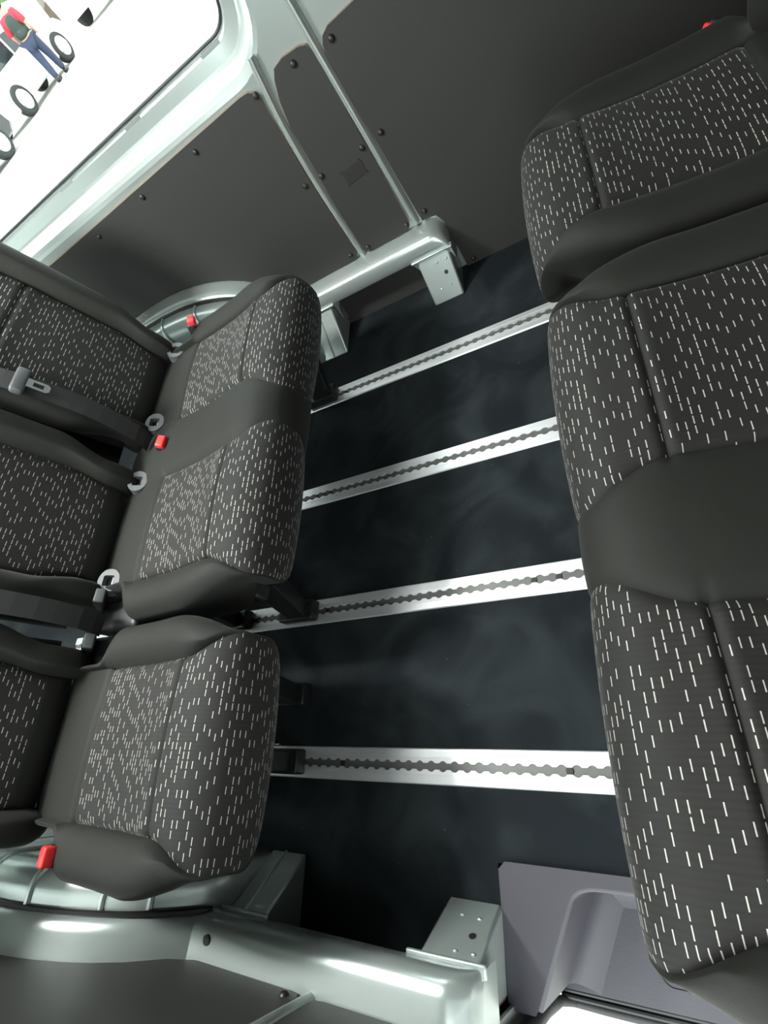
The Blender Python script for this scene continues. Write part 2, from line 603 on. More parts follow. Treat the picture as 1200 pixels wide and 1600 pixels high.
# ------------------------------------------------------------------ silver rails, brackets, wheel arches
def sill_rail(near):
    Y = lambda y: fy(y, near)
    xs = list(np.linspace(-0.352, -0.40, 10)) + list(np.linspace(-0.42, -0.80, 12)) + list(np.linspace(-0.82, -1.86, 70))
    P = []
    for x in xs:
        z = rail_z(x)
        prof = [(1.393, 0.002), (1.375, 0.0), (1.345, -0.003), (1.331, -0.007), (1.322, -0.016), (1.319, -0.03), (1.319, -0.052), (1.322, -0.058), (1.39, -0.060)]
        P.append([(x, Y(y), z + d) for y, d in prof])
    mb = MB().grid(P)
    m = len(P[0])
    mb.add(P[0], [tuple(range(m))])
    mb.add(P[-1], [tuple(range(m))])
    o = mb.build('sill_rail', PAINT, sharp=50)
    tag(o, 'silver painted ledge rail under the far wall boards' if not near else 'silver painted ledge rail along the near wall, curving over the wheel arch', 'rail')
    hx = -0.852
    h = MB().cyl((hx, Y(1.352), rail_z(hx) - 0.004), (hx, Y(1.352), rail_z(hx) + 0.0008), 0.008, 14)
    h.build('bolt_hole', RUBBER, o)
    return o


sill_rail(False)
sill_rail(True)


def bracket(near, which, label):
    Y = lambda y: fy(y, near)
    if which == 'A':
        x0t, x1t, x0b, x1b, yb = -0.462, -0.362, -0.462, -0.366, 1.266
        zt = 0.135
    else:
        x0t, x1t, x0b, x1b, yb = -0.868, -0.778, -0.886, -0.790, 1.236
        zt = 0.135
    mb = MB()
    bot = [(x0b, Y(1.385), 0.001), (x0b, Y(yb), 0.001), (x1b, Y(yb), 0.001), (x1b, Y(1.385), 0.001)]
    top = [(x0t, Y(1.385), zt), (x0t, Y(1.326), zt), (x1t, Y(1.326), zt), (x1t, Y(1.385), zt)]
    mb.prism(bot, top)
    o = mb.build('floor_bracket', PAINT, bevel=0.005)
    tag(o, label, 'bracket', 'silver brackets joining side rail and floor')
    # flanged lip where the bracket is welded under the rail
    MB().rbox(((x0t + x1t) / 2, Y(1.322), zt - 0.002), (x1t - x0t + 0.03, 0.018, 0.007), 0.003).build('weld_lip', PAINT, o)

    def on_face(u, v):  # u across, v down
        a = Vector((x0t, Y(1.326), zt)).lerp(Vector((x1t, Y(1.326), zt)), u)
        b = Vector((x0b, Y(yb), 0.0)).lerp(Vector((x1b, Y(yb), 0.0)), u)
        return a.lerp(b, v)
    nrm = Vector((0, (-1 if not near else 1) * zt, (1.326 - yb))).normalized()
    if which == 'A':
        p = on_face(0.72, 0.45)
        MB().cyl(p - nrm * 0.004, p + nrm * 0.0008, 0.0062, 14).build('bolt_hole', RUBBER, o)
        for u, v in ((0.4, 0.72), (0.72, 0.7), (0.55, 0.22), (0.85, 0.22)):
            MB().ball(on_face(u, v), 0.005, 0.003, 0.003, 10).build('weld_dimple', PAINT, o)
    else:
        MB().tube([on_face(0.42, t) for t in np.linspace(0.08, 0.98, 8)], 0.0035, 8).build('pressed_bead', PAINT, o)
    # curved gusset towards the recess
    g = MB()
    s = -1 if which == 'A' else 1
    xe = x0t if which == 'A' else x1t
    arc = [(xe + s * 0.055 * (1 - math.sin(a)), 0.135 - 0.10 * (1 - math.cos(a))) for a in np.linspace(0, PI / 2, 9)]
    pl = arc + [(xe, 0.035), (xe, 0.137)]
    g.poly([[(x, Y(1.340), z) for x, z in pl]])
    n = len(arc)
    g.add([(x, Y(1.340), z) for x, z in arc] + [(x, Y(1.388), z) for x, z in arc], [(i, i + 1, n + i + 1, n + i) for i in range(n - 1)])
    g.build('gusset', PAINT, o)
    if which == 'B':   # flare towards the wheel arch
        f = MB()
        P = []
        for t in np.linspace(0, 1, 10):
            xx = -0.872 - 0.05 * (1 - t) ** 2 - 0.016 * t
            P.append([(xx + k * 0.0, Y(yv), 0.135 * (1 - t) + 0.001) for k, yv in enumerate((1.385, 1.345 - 0.095 * t))] + [(-0.866, Y(1.330 - 0.092 * t), 0.135 * (1 - t) + 0.001)])
        f.grid(P)
        f.build('side_flare', PAINT, o)
    return o


bracket(False, 'A', 'bright silver bracket with a bolt hole under the far rail, its forward end')
bracket(False, 'B', 'silver bracket under the far rail, next to the left-hand seats')
bracket(True, 'A', 'silver bracket with a bolt hole beside the grey step tray')
bracket(True, 'B', 'dark reflecting silver bracket beside the near wheel arch')


def wheel_arch(near):
    Y = lambda y: fy(y, near)
    P = []
    n = 2.4
    for a in np.linspace(0, PI, 60):
        c, s_ = math.cos(a), math.sin(a)
        x = -1.35 + 0.475 * math.copysign(abs(c) ** (2 / n), c)
        z = 0.372 * abs(s_) ** (2 / n)
        k = min(1, z / 0.12)
        row = [(x, Y(1.388), z)]
        for y in (1.35, 1.33, 1.315, 1.30, 1.29):
            row.append((x, Y(y), z))
        for b in np.linspace(0.15, PI / 2, 7):
            row.append((x, Y(1.292 - 0.045 * math.sin(b)), max(0.0, z - 0.045 * k * (1 - math.cos(b)))))
        row.append((x, Y(1.244), max(0.0, (z - 0.045 * k) * 0.5)))
        row.append((x, Y(1.243), 0.0))
        P.append(row)
    o = MB().grid(P).build('wheel_arch', PAINT)
    tag(o, 'bright silver wheel arch with pressed ribs under the nearest left seat' if near else 'silver wheel arch behind the farthest left seat', 'wheel arch')
    for xr in (-0.955, -1.02, -1.16, -1.30, -1.45):
        z = None
        t = min(1, abs(xr + 1.35) / 0.475)
        z = 0.372 * (1 - t ** n) ** (1 / n)
        pts = [(xr, Y(1.36), z), (xr, Y(1.315), z), (xr, Y(1.296), z)] + \
              [(xr + 0.01 * b, Y(1.292 - 0.045 * math.sin(b)), z - 0.045 * (1 - math.cos(b))) for b in np.linspace(0.2, PI / 2, 6)] + [(xr + 0.03, Y(1.243), 0.06)]
        MB().tube(pts, 0.0065, 8).build('pressed_rib', PAINT, o)
    # black strip standing in for the shadowed groove below the rim
    sl = MB()
    sl.tube([(x, Y(1.318), arch_z(x) * 0.945 + 0.002) for x in np.linspace(-0.885, -1.7, 40)], 0.005, 6)
    sl.build('rim_shadow_line', BLKMET, o)
    return o


wheel_arch(False)
wheel_arch(True)


# ------------------------------------------------------------------ four aluminium floor rails
def floor_rail(yc, label, screws):
    root = empty('floor_rail', (0, yc, 0), 0, label, 'rail', 'aluminium seat rails in the floor')
    pitch, hw = 0.0254, 0.0325
    xs = np.arange(-1.95, 1.2, pitch / 16)
    ph = (xs / pitch) % 1.0
    half = np.maximum(0.0056, np.sqrt(np.maximum(0, 0.0098 ** 2 - ((ph - 0.5) * pitch) ** 2)))
    for sgn in (1, -1):
        mb = MB()
        P = []
        for x, h in zip(xs, half):
            P.append([(x, sgn * h, -0.004), (x, sgn * h, 0.0045), (x, sgn * 0.0145, 0.0045), (x, sgn * 0.0148, 0.0038), (x, sgn * 0.0156, 0.0038),
                      (x, sgn * 0.0159, 0.0045), (x, sgn * (hw - 0.002), 0.0040), (x, sgn * hw, 0.0015), (x, sgn * hw, 0.0002)])
        mb.grid(P)
        mb.build('rail_flange', ALU, root, sharp=30)
    ch = MB()
    ch.box(-1.95, 1.2, -0.0115, 0.0115, 0.0004, 0.0012)
    ch.build('rail_slot', SLOT, root, smooth=False)
    for x in screws:
        k = round(x / pitch) * pitch
        MB().tube([(k, 0, 0.0012), (k, 0, 0.0030), (k, 0, 0.0031)], [0.0072, 0.0062, 0.002], 12).build('screw', BOLT, root)
    return root


floor_rail(1.063, 'aluminium floor rail nearest the far wall, below the window', (-0.80, -0.78))
floor_rail(0.700, 'second aluminium floor rail from the far wall', (-0.86, -0.83, -0.805))
floor_rail(0.346, 'third aluminium floor rail from the far wall', (-0.79, -0.265, -0.215))
floor_rail(-0.004, 'aluminium floor rail nearest the grey step tray, bottom one in view', (-0.70, -0.235))


# ------------------------------------------------------------------ step tray in the door opening
def step_tray():
    root = empty('step_tray', (-0.3, -0.25, 0), 0, 'grey moulded plastic step tray in the sliding door opening', 'step')
    L = lambda p: (p[0] + 0.3, p[1] + 0.25, p[2])
    z0, zt = 0.006, -0.19
    # top plate round the recess
    xl, xr_, yt, yb = -0.368, 0.98, -0.146, -0.337
    outer = [(xl + 0.012, yt), (xl, yt - 0.012), (xl + 0.004, yb), (-0.322, yb), (-0.318, -0.330)]
    edge = [(-0.318, -0.330)] + [(p.x, p.y) for p in spline([Vector((-0.305, -0.300, 0)), Vector((-0.262, -0.205, 0)), Vector((-0.247, -0.178, 0)), Vector((-0.222, -0.167, 0)), Vector((-0.18, -0.165, 0))], 0.006)] + [(0.98, -0.165)]
    plate = [(x, y) for x, y in outer] + edge[1:] + [(xr_, yt)]
    mb = MB()
    mb.poly([[L((x, y, z0)) for x, y in plate]])
    n = len(outer) - 2
    rim = [(xr_, yt), (xl + 0.012, yt), (xl, yt - 0.012), (xl + 0.004, yb)]
    mb.add([L((x, y, z0)) for x, y in rim] + [L((x, y, -0.06)) for x, y in rim], [(i, i + 1, 5 + i, 4 + i) for i in range(3)])
    # filleted recess wall going down to the tread
    P = []
    for i, (x, y) in enumerate(edge):
        a = edge[max(i - 1, 0)]
        b = edge[min(i + 1, len(edge) - 1)]
        t = Vector((b[0] - a[0], b[1] - a[1])).normalized()
        nx, ny = t.y, -t.x
        row = []
        for q in np.linspace(0, PI / 2, 5):
            row.append(L((x + nx * 0.006 * math.sin(q), y + ny * 0.006 * math.sin(q), z0 - 0.006 * (1 - math.cos(q)))))
        row.append(L((x + nx * 0.010, y + ny * 0.010, zt + 0.05)))
        for q in np.linspace(0.2, PI / 2, 6):
            row.append(L((x + nx * (0.010 + 0.05 * (1 - math.cos(q))), y + ny * (0.010 + 0.05 * (1 - math.cos(q))), zt + 0.05 * (1 - math.sin(q)))))
        P.append(row)
    mb.grid(P)
    mb.build('tray_shell', GREYPL, root)
    tr = MB()
    tr.prism([L(p) for p in ((-0.335, -0.353, zt - 0.02), (0.98, -0.353, zt - 0.02), (0.98, -0.16, zt - 0.02), (-0.335, -0.16, zt - 0.02))],
             [L(p) for p in ((-0.335, -0.353, zt + 0.0005), (0.98, -0.353, zt + 0.0005), (0.98, -0.16, zt + 0.0005), (-0.335, -0.16, zt + 0.0005))])
    tr.build('tread', GREYPL, root, smooth=False)
    em = MB()
    em.tube([L((x, y, zt + 0.0005)) for x, y in rrect(-0.165, 0.30, -0.322, -0.225, 0.02, 6)], 0.0022, 6, closed=True)
    em.build('raised_outline', GREYPL, root)
    e2 = MB()
    e2.tube([L((-0.128 + 0.011 * math.cos(a), -0.262 + 0.011 * math.sin(a), zt + 0.0005)) for a in np.linspace(0, 2 * PI, 18)[:-1]], 0.0018, 6, closed=True)
    e2.tube([L((x, y, zt + 0.0005)) for x, y in rrect(-0.150, -0.098, -0.300, -0.282, 0.0085, 6)], 0.0018, 6, closed=True)
    e2.build('embossed_mark', GREYPL, root)
    lip = MB()
    lip.prism([L(p) for p in ((-0.338, -0.352, -0.26), (-0.338, -0.370, -0.26), (-0.338, -0.370, -0.200), (-0.338, -0.352, -0.196))],
              [L(p) for p in ((0.98, -0.352, -0.26), (0.98, -0.370, -0.26), (0.98, -0.370, -0.200), (0.98, -0.352, -0.196))])
    for k in range(2):
        lip.tube([L((-0.335, -0.355 - 0.010 * k, zt - 0.004 - 0.002 * k)), L((0.98, -0.355 - 0.010 * k, zt - 0.004 - 0.002 * k))], 0.0042, 8)
    lip.build('ribbed_edge', RUBBER, root)
    sk = MB()
    sk.prism([L(p) for p in ((-0.366, -0.340, -0.26), (-0.366, -0.29, -0.26), (-0.366, -0.29, 0.004), (-0.366, -0.338, 0.004))],
             [L(p) for p in ((-0.336, -0.340, -0.26), (-0.330, -0.31, -0.26), (-0.330, -0.31, 0.004), (-0.324, -0.338, 0.004))])
    sk.build('end_skirt', GREYPL, root, smooth=False)
    return root


step_tray()
sl = MB()
path = spline([Vector(p) for p in ((-0.340, -0.365, 1.6), (-0.340, -0.365, 0.5), (-0.340, -0.362, 0.1), (-0.341, -0.360, -0.04), (-0.343, -0.364, -0.14), (-0.322, -0.376, -0.212), (-0.27, -0.380, -0.222), (0.1, -0.380, -0.224), (0.98, -0.380, -0.224))], 0.03)
sl.tube(path, [0.014 if p.z > -0.15 else 0.008 for p in path], 10)
tag(sl.build('door_seal', RUBBER), 'black rubber seal round the sliding door opening beside the step tray', 'door seal')


# ------------------------------------------------------------------ seats
def pad(name, path, centers, ib, hwo, depth, s_ins, seams, parent, bolster=0.016, mid_h=0.008, front=None, side=None):
    """upholstered pad swept along a side profile; returns nothing, builds plain cover + one patterned insert per seat"""
    pts = np.array([(p.x, p.z) for p in path])
    d = np.gradient(pts, axis=0)
    d /= np.linalg.norm(d, axis=1)[:, None]
    nr = np.stack([-d[:, 1], d[:, 0]], 1)
    sl_ = np.concatenate([[0], np.cumsum(np.linalg.norm(np.diff(pts, axis=0), axis=1))])
    L = sl_[-1]
    kinds = []
    rows = []
    for i in range(len(pts)):
        s = sl_[i]
        cols = []
        kk = []
        ho = hwo(s, L)
        b_in = min(ib(s, L), ho - 0.006)
        D = depth(s, L)
        yl, yr = centers[0] - ho, centers[-1] + ho
        fade = smooth01((s - s_ins[0] + 0.01) / 0.02) * smooth01((s_ins[1] + 0.03 - s) / 0.02)
        ff = front(s, L) if front else 0.0
        bh = bolster * (1 - 1.05 * ff)
        r = 0.036

        def bol(sign, yb, ye):
            """columns from the insert boundary outwards to the underside"""
            out = []
            span = abs(ye - yb)
            flat = max(0.004, span - r)
            for t in np.linspace(0, 1, 8):
                hgt = bh * math.sin(min(1, t * 1.25) * PI / 2) - 0.006 * math.exp(-(t * flat / 0.004) ** 2) * fade * (1 - 0.75 * ff)
                out.append((yb + sign * flat * t, hgt))
            for a in np.linspace(PI / 14, PI / 2, 6):
                out.append((yb + sign * (flat + (span - flat) * math.sin(a)), bh - r * (1 - math.cos(a)) * 1.0))
            for q in np.linspace(0, 1, 5)[1:]:
                out.append((ye - sign * 0.012 * q * q, (bh - r) * (1 - q) - D * q))
            return out
        left = bol(-1, centers[0] - b_in, yl)[::-1]
        cols += left
        kk += ['p'] * len(left)
        for c, yc in enumerate(centers):
            ys = np.linspace(-1, 1, 25)
            ys = np.sign(ys) * (1 - (1 - np.abs(ys)) ** 1.25)
            for y in ys:
                e = (1 - abs(y)) * b_in
                h = 0.006 * (1 - y * y) - 0.007 * math.exp(-(e / 0.005) ** 2) * fade * (1 - 0.75 * ff)
                for sm in seams:
                    h -= 0.0075 * math.exp(-((s - sm) / 0.0045) ** 2) * fade
                    h += 0.004 * math.exp(-((s - sm) / 0.025) ** 2) * fade
                h -= 0.006 * (math.exp(-((s - s_ins[0]) / 0.006) ** 2))
                cols.append((yc + y * b_in, h))
                kk.append('i%d' % c)
            if c + 1 < len(centers):
                ya, yb = yc + b_in, centers[c + 1] - b_in
                for t in np.linspace(0, 1, 13)[1:-1]:
                    e = min(t, 1 - t) * (yb - ya)
                    cols.append((ya + (yb - ya) * t, mid_h * (1 - 0.8 * ff) * math.sin(PI * t) - 0.005 * math.exp(-(e / 0.005) ** 2) * fade * (1 - 0.75 * ff)))
                    kk.append('p')
        right = bol(1, centers[-1] + b_in, yr)
        cols += right
        kk += ['p'] * len(right)
        row = [(pts[i, 0] + nr[i, 0] * h, y, pts[i, 1] + nr[i, 1] * h) for y, h in cols]
        if side is not None:
            tx, tz, inset = side(pts[i, 0], s, L)
            for j0, seq, sg in ((4, (3, 2, 1, 0), -1), (len(row) - 5, range(len(row) - 4, len(row)), 1)):
                e = Vector(row[j0])
                base_y = (centers[0] if sg < 0 else centers[-1]) + sg * inset
                t = Vector((tx, base_y, tz))
                for q, j in enumerate(seq):
                    f = (q + 1) / 4
                    p = e.lerp(t, f)
                    p.y = e.y + (t.y - e.y) * math.sin(f * PI / 2)
                    row[j] = tuple(p)
        rows.append(row)
        kinds = kk
        if i == 0:
            ycols = []
        ycols.append([y for y, h in cols])
    A = np.array(rows)
    n, m = A.shape[:2]
    YY = np.array(ycols)

    # arc length across, for the cloth pattern
    def piece(pname, test, mat, par):
        idx = -np.ones((n, m), int)
        vs, uvs, fs = [], [], []
        for i in range(n - 1):
            for j in range(m - 1):
                if not test(i, j):
                    continue
                q = []
                for a, b in ((i, j), (i, j + 1), (i + 1, j + 1), (i + 1, j)):
                    if idx[a, b] < 0:
                        idx[a, b] = len(vs)
                        vs.append(A[a, b])
                        uvs.append((sl_[a], YY[a, b]))
                    q.append(idx[a, b])
                fs.append(q)
        return mk(pname, vs, fs, mat, par, True, uv=uvs, sharp=60)

    def is_ins(c):
        def t(i, j):
            return kinds[j] == 'i%d' % c and kinds[j + 1] == 'i%d' % c and s_ins[0] <= sl_[i] < s_ins[1]
        return t
    tests = [is_ins(c) for c in range(len(centers))]
    base = piece(name, lambda i, j: not any(t(i, j) for t in tests), CLOTH, parent)
    for t in tests:
        piece('patterned_insert', t, FAB, base)
    return base


CUSH = [(-0.54, 0.30), (-0.560, 0.345), (-0.535, 0.385), (-0.46, 0.400), (-0.37, 0.408), (-0.30, 0.411), (-0.22, 0.418), (-0.14, 0.430), (-0.08, 0.434), (-0.045, 0.427), (-0.016, 0.405), (-0.002, 0.370), (-0.006, 0.33), (-0.024, 0.295), (-0.06, 0.27)]
BACK = [(-0.13, 0.02), (-0.14, 0.10), (-0.14, 0.40), (-0.13, 0.55), (-0.105, 0.60), (-0.065, 0.612), (-0.025, 0.60), (-0.004, 0.56), (0.0, 0.50), (0.004, 0.36), (0.002, 0.2), (0.0, 0.10), (-0.002, 0.04), (-0.015, 0.005), (-0.05, -0.01)]


def s_at(path, test):
    s = 0
    for a, b in zip(path, path[1:]):
        if test(a):
            return s
        s += (b - a).length
    return s


def build_seats(root, centers, back_shift, recline, shared):
    path = spline([Vector((x, 0, z)) for x, z in CUSH], 0.0045)
    xs = [p.x for p in path]
    top = [i for i, p in enumerate(path) if p.z > 0.39]
    ss = np.concatenate([[0], np.cumsum([(b - a).length for a, b in zip(path, path[1:])])])
    s_rear = ss[min(range(len(path)), key=lambda i: abs(path[i].x + 0.365) + (1 if path[i].z < 0.39 else 0))]
    s_seam = ss[min(range(len(path)), key=lambda i: abs(path[i].x + 0.118) + (1 if path[i].z < 0.39 else 0))]
    s_front = ss[min(range(len(path)), key=lambda i: abs(path[i].z - 0.37) + (1 if path[i].x < -0.1 else 0))]
    Ltot = ss[-1]

    def ib(s, L):
        return 0.131 + 0.038 * float(smooth01((s - (s_front - 0.15)) / 0.11)) - 0.055 * float(smooth01((s - s_front - 0.02) / 0.10))

    def hwo(s, L):
        return 0.216 - 0.044 * float(smooth01((s - (s_front - 0.22)) / 0.22)) - 0.060 * float(smooth01((s - s_front - 0.02) / 0.11)) - 0.070 * float(smooth01((s_rear + 0.012 - s) / 0.05))

    def dep(s, L):
        return 0.11 - 0.01 * float(smooth01((s - (s_front - 0.10)) / 0.08)) - 0.05 * float(smooth01((0.12 - s) / 0.08))

    def front(s, L):
        return float(smooth01((s - (s_front - 0.14)) / 0.12))
    s_c = ss[min(range(len(path)), key=lambda i: abs(path[i].x + 0.11) + (1 if path[i].z < 0.39 else 0))]
    y_c = hwo(s_c, Ltot) - 0.014

    def side(x, s, L):
        if s > s_c:
            k = float(smooth01((s - s_c) / (L - s_c)))
            return -0.11, 0.300, y_c - 0.085 * k
        return max(x, -0.50), 0.300, hwo(s, L) - 0.014
    pad('cushion', path, centers, ib, hwo, dep, (s_rear, Ltot + 1), [s_seam], root, bolster=0.017, mid_h=0.010, front=front, side=side)
    # pan under the cushion
    yl, yr = centers[0] - 0.20, centers[-1] + 0.20
    MB().rbox((-0.295, (yl + yr) / 2, 0.275), (0.36, yr - yl - 0.06, 0.05), 0.012).build('seat_pan', BLACK, root)
    # backrests
    bp = spline([Vector((x, 0, z)) for x, z in BACK], 0.008)
    bs = np.concatenate([[0], np.cumsum([(b - a).length for a, b in zip(bp, bp[1:])])])
    f0 = bs[min(range(len(bp)), key=lambda i: abs(bp[i].z - 0.58) + (1 if bp[i].x < -0.06 else 0))]
    f1 = bs[min(range(len(bp)), key=lambda i: abs(bp[i].z - 0.035) + (1 if bp[i].x < -0.06 else 0))]
    fs = bs[min(range(len(bp)), key=lambda i: abs(bp[i].z - 0.355) + (1 if bp[i].x < -0.06 else 0))]
    bb = []
    for yc in centers:
        bo = pad('backrest', bp, [0.0], lambda s, L: 0.118 + 0.016 * float(smooth01((f1 - s) / 0.1)), lambda s, L: 0.208 - 0.03 * float(smooth01((s - f1 + 0.14) / 0.12)),
                 lambda s, L: 0.04, (f0, f1), [fs], root, bolster=0.034, mid_h=0)
        bo.location = (-0.487 + back_shift, yc, 0.415)
        bo.rotation_euler = (0, math.radians(-recline), 0)
        # headrest on two posts
        h = MB().rbox((-0.07, 0, 0.74), (0.10, 0.25, 0.17), 0.035)
        ho = h.build('headrest', CLOTH, bo)
        for s in (-0.06, 0.06):
            MB().cyl((-0.07, s, 0.58), (-0.07, s, 0.68), 0.006, 10).build('headrest_post', CHROME, ho)
        bb.append(bo)
    return bb


def isofix(root, x, y, z):
    """oval grey bezel round a dark anchor pocket"""
    ring = [(0.025 * math.cos(a), 0.028 * math.sin(a)) for a in np.linspace(0, 2 * PI, 25)[:-1]]
    hole = rrect(-0.013, 0.012, -0.0125, 0.0125, 0.004, 5)
    R = Matrix.Rotation(math.radians(28), 3, 'Y')
    mb = MB()
    T = lambda p, h: tuple(R @ Vector((p[0], p[1], h)) + Vector((x, y, z)))
    n, k = len(ring), len(hole)
    mb.poly([[T(p, 0.012) for p in ring], [T(p, 0.012) for p in hole]])
    mb.add([T(p, 0.012) for p in ring] + [T((p[0] * 1.08, p[1] * 1.08), -0.012) for p in ring], [(i, (i + 1) % n, n + (i + 1) % n, n + i) for i in range(n)])
    mb.add([T(p, 0.012) for p in hole] + [T(p, -0.006) for p in hole], [(i, (i + 1) % k, k + (i + 1) % k, k + i) for i in range(k)])
    o = mb.build('child_seat_anchor', BEZEL, root)
    MB().add([T(p, -0.004) for p in hole], [tuple(range(k))]).build('anchor_pocket', RUBBER, o, smooth=False)
    c = MB().cyl(T((0.004, -0.013), 0.0), T((0.004, 0.013), 0.0), 0.003, 8)
    c.build('anchor_bar', CHROME, o)


def buckle(root, p, tilt, yaw, red=True):
    R = Matrix.Rotation(math.radians(yaw), 3, 'Z') @ Matrix.Rotation(math.radians(tilt), 3, 'Y')
    mb = MB().rbox(Vector(p) + R @ Vector((0, 0, -0.035)), (0.024, 0.034, 0.075), 0.006, rot=R)
    mb.cyl(Vector(p) + R @ Vector((0, 0, -0.06)), Vector(p) + R @ Vector((-0.01, 0, -0.15)), 0.008, 8)
    o = mb.build('belt_buckle', BLACK, root)
    if red:
        MB().rbox(Vector(p) + R @ Vector((0.004, 0, 0.003)), (0.021, 0.031, 0.020), 0.004, rot=R).build('release_button', RED, o)
    else:
        MB().rbox(Vector(p) + R @ Vector((0.0, 0, 0.002)), (0.020, 0.030, 0.010), 0.003, rot=R).build('buckle_mouth', BEZEL, o)
    return o


def legs(root, ys, glint=True):
    for y in ys:
        lg = MB()
        lg.prism([(-0.20, y - 0.022, 0.03), (-0.26, y - 0.022, 0.03), (-0.26, y + 0.022, 0.03), (-0.20, y + 0.022, 0.03)],
                 [(-0.10, y - 0.022, 0.262), (-0.17, y - 0.022, 0.262), (-0.17, y + 0.022, 0.262), (-0.10, y + 0.022, 0.262)])
        lg.prism([(-0.50, y - 0.022, 0.03), (-0.44, y - 0.022, 0.03), (-0.44, y + 0.022, 0.03), (-0.50, y + 0.022, 0.03)],
                 [(-0.42, y - 0.022, 0.262), (-0.36, y - 0.022, 0.262), (-0.36, y + 0.022, 0.262), (-0.42, y + 0.022, 0.262)])
        o = lg.build('leg_frame', BLKMET, root, smooth=False, bevel=0.004)
        for x in (-0.235, -0.47):
            MB().rbox((x, y, 0.0215), (0.11, 0.052, 0.034), 0.006).build('rail_clamp', BLKMET, o)
            MB().cyl((x + 0.035, y, 0.036), (x + 0.035, y, 0.046), 0.011, 6).build('clamp_bolt', BLKMET, o)
        MB().rbox((-0.26, y + 0.034, 0.03), (0.04, 0.003, 0.006), 0.001).build('release_lever', CHROME, o)


def seat_unit(kind, loc, rz, centers, leg_y, label, back_shift, recline, anchors, buckles, covers=None):
    root = empty('double_seat' if kind == 2 else 'single_seat', loc, rz, label, 'seat')
    build_seats(root, centers, back_shift, recline, kind == 2)
    legs(root, leg_y)
    for y in anchors:
        isofix(root, -0.462, y, 0.405)
    if covers:
        for c in covers:
            MB().rbox(c, (0.15, 0.074, 0.07), 0.012).build('belt_anchor_cover', BLACK, root)
    for p, t, yw, rd in buckles:
        buckle(root, p, t, yw, rd)
    return root


XL = -0.632
XR = -0.098
# left-hand row faces the front of the van (towards +x)
seat_unit(2, (XL, 0.682, 0), 0, (-0.217, 0.217), (-0.336, 0.381),
          'left double seat, two joined places in dash-patterned cloth, against the window side', 0, 18,
          (-0.337, -0.079, 0.100, 0.355),
          [((-0.375, 0.395, 0.440), 25, 20, True), ((-0.385, 0.005, 0.425), 30, -10, True), ((-0.455, -0.375, 0.425), 55, 0, False)], [(-0.45, -0.405, 0.345)])
seat_unit(1, (XL, 0.020, 0), 0, (0.0,), (-0.024, 0.12),
          'left single seat in dash-patterned cloth, over the near wheel arch', 0, 18, (),
          [((-0.372, -0.178, 0.428), -10, 0, True), ((-0.455, 0.190, 0.420), 60, 0, False)], [(-0.45, 0.175, 0.345)])
# right-hand row faces the left-hand row (towards -x)
seat_unit(2, (XR, 0.236, 0), PI, (-0.217, 0.217), (-0.106, 0.244),
          'right double seat, two joined places in dash-patterned cloth, closest to the camera', 0.09, 12, (), [])
seat_unit(1, (XR, 0.900, 0), PI, (0.0,), (-0.163, 0.10),
          'right single seat in dash-patterned cloth, against the large board', 0.09, 12, (),
          [((-0.345, -0.212, 0.405), 55, 25, True)])


# ------------------------------------------------------------------ seat belts on the left-hand row
def ribbon(path, width_dir, w_, t_=0.0014):
    P = []
    for p, wd in zip(path, width_dir):
        wd = Vector(wd).normalized() * (w_ / 2)
        P.append((Vector(p) - wd, Vector(p) + wd))
    mb = MB()
    n = len(P)
    for i in range(n - 1):
        a0, a1 = P[i]
        b0, b1 = P[i + 1]
        up = (b0 - a0).cross(a1 - a0).normalized() * t_
        mb.add([a0, a1, b1, b0, a0 + up, a1 + up, b1 + up, b0 + up], [(0, 1, 2, 3), (7, 6, 5, 4), (0, 4, 5, 1), (2, 6, 7, 3)])
    return mb


def seat_belt(pts, label, tongue_at=None):
    root = empty('seat_belt', pts[-1], 0, label, 'seat belt')
    o = Vector(pts[-1])
    path = spline([Vector(p) - o for p in pts], 0.03)
    ribbon(path, [(0.12, 1, 0.0)] * len(path), 0.044).build('webbing', WEB, root, smooth=False)
    if tongue_at is not None:
        c = Vector(tongue_at) - o
        d = (Vector(pts[-2]) - Vector(pts[0])).normalized()
        R = Matrix.Rotation(math.radians(-20), 3, 'Y')
        t = MB().rbox(c, (0.022, 0.062, 0.026), 0.006, rot=R).build('tongue_grip', BEZEL, root)
        tg = MB()
        q = [(0.0, -0.011, -0.012), (0.0, 0.011, -0.012), (0.0, 0.011, -0.050), (0.0, 0.006, -0.056), (0.0, -0.006, -0.056), (0.0, -0.011, -0.050)]
        hl = [(0.0, -0.005, -0.024), (0.0, 0.005, -0.024), (0.0, 0.005, -0.044), (0.0, -0.005, -0.044)]
        tr_ = lambda p, h: tuple(c + R @ Vector((p[0] + h, p[1], p[2])))
        for h in (0.004, 0.007):
            tg.poly([[tr_(p, h) for p in q], [tr_(p, h) for p in hl]])
        for lp in (q, hl):
            k = len(lp)
            tg.add([tr_(p, 0.004) for p in lp] + [tr_(p, 0.007) for p in lp], [(i, (i + 1) % k, k + (i + 1) % k, k + i) for i in range(k)])
        tg.build('metal_tongue', CHROME, t, smooth=False)
    return root


seat_belt([(-1.30, 0.700, 1.02), (-1.19, 0.712, 0.80), (-1.135, 0.716, 0.70), (-1.090, 0.718, 0.58), (-1.070, 0.712, 0.46), (-1.085, 0.712, 0.415)],
          'grey seat belt with a chrome tongue between the two far left backrests', (-1.128, 0.716, 0.705))
seat_belt([(-1.31, 0.255, 1.02), (-1.19, 0.250, 0.80), (-1.095, 0.250, 0.58), (-1.070, 0.248, 0.46), (-1.090, 0.246, 0.40)],
          'dark seat belt hanging in the gap between left double and single seat')

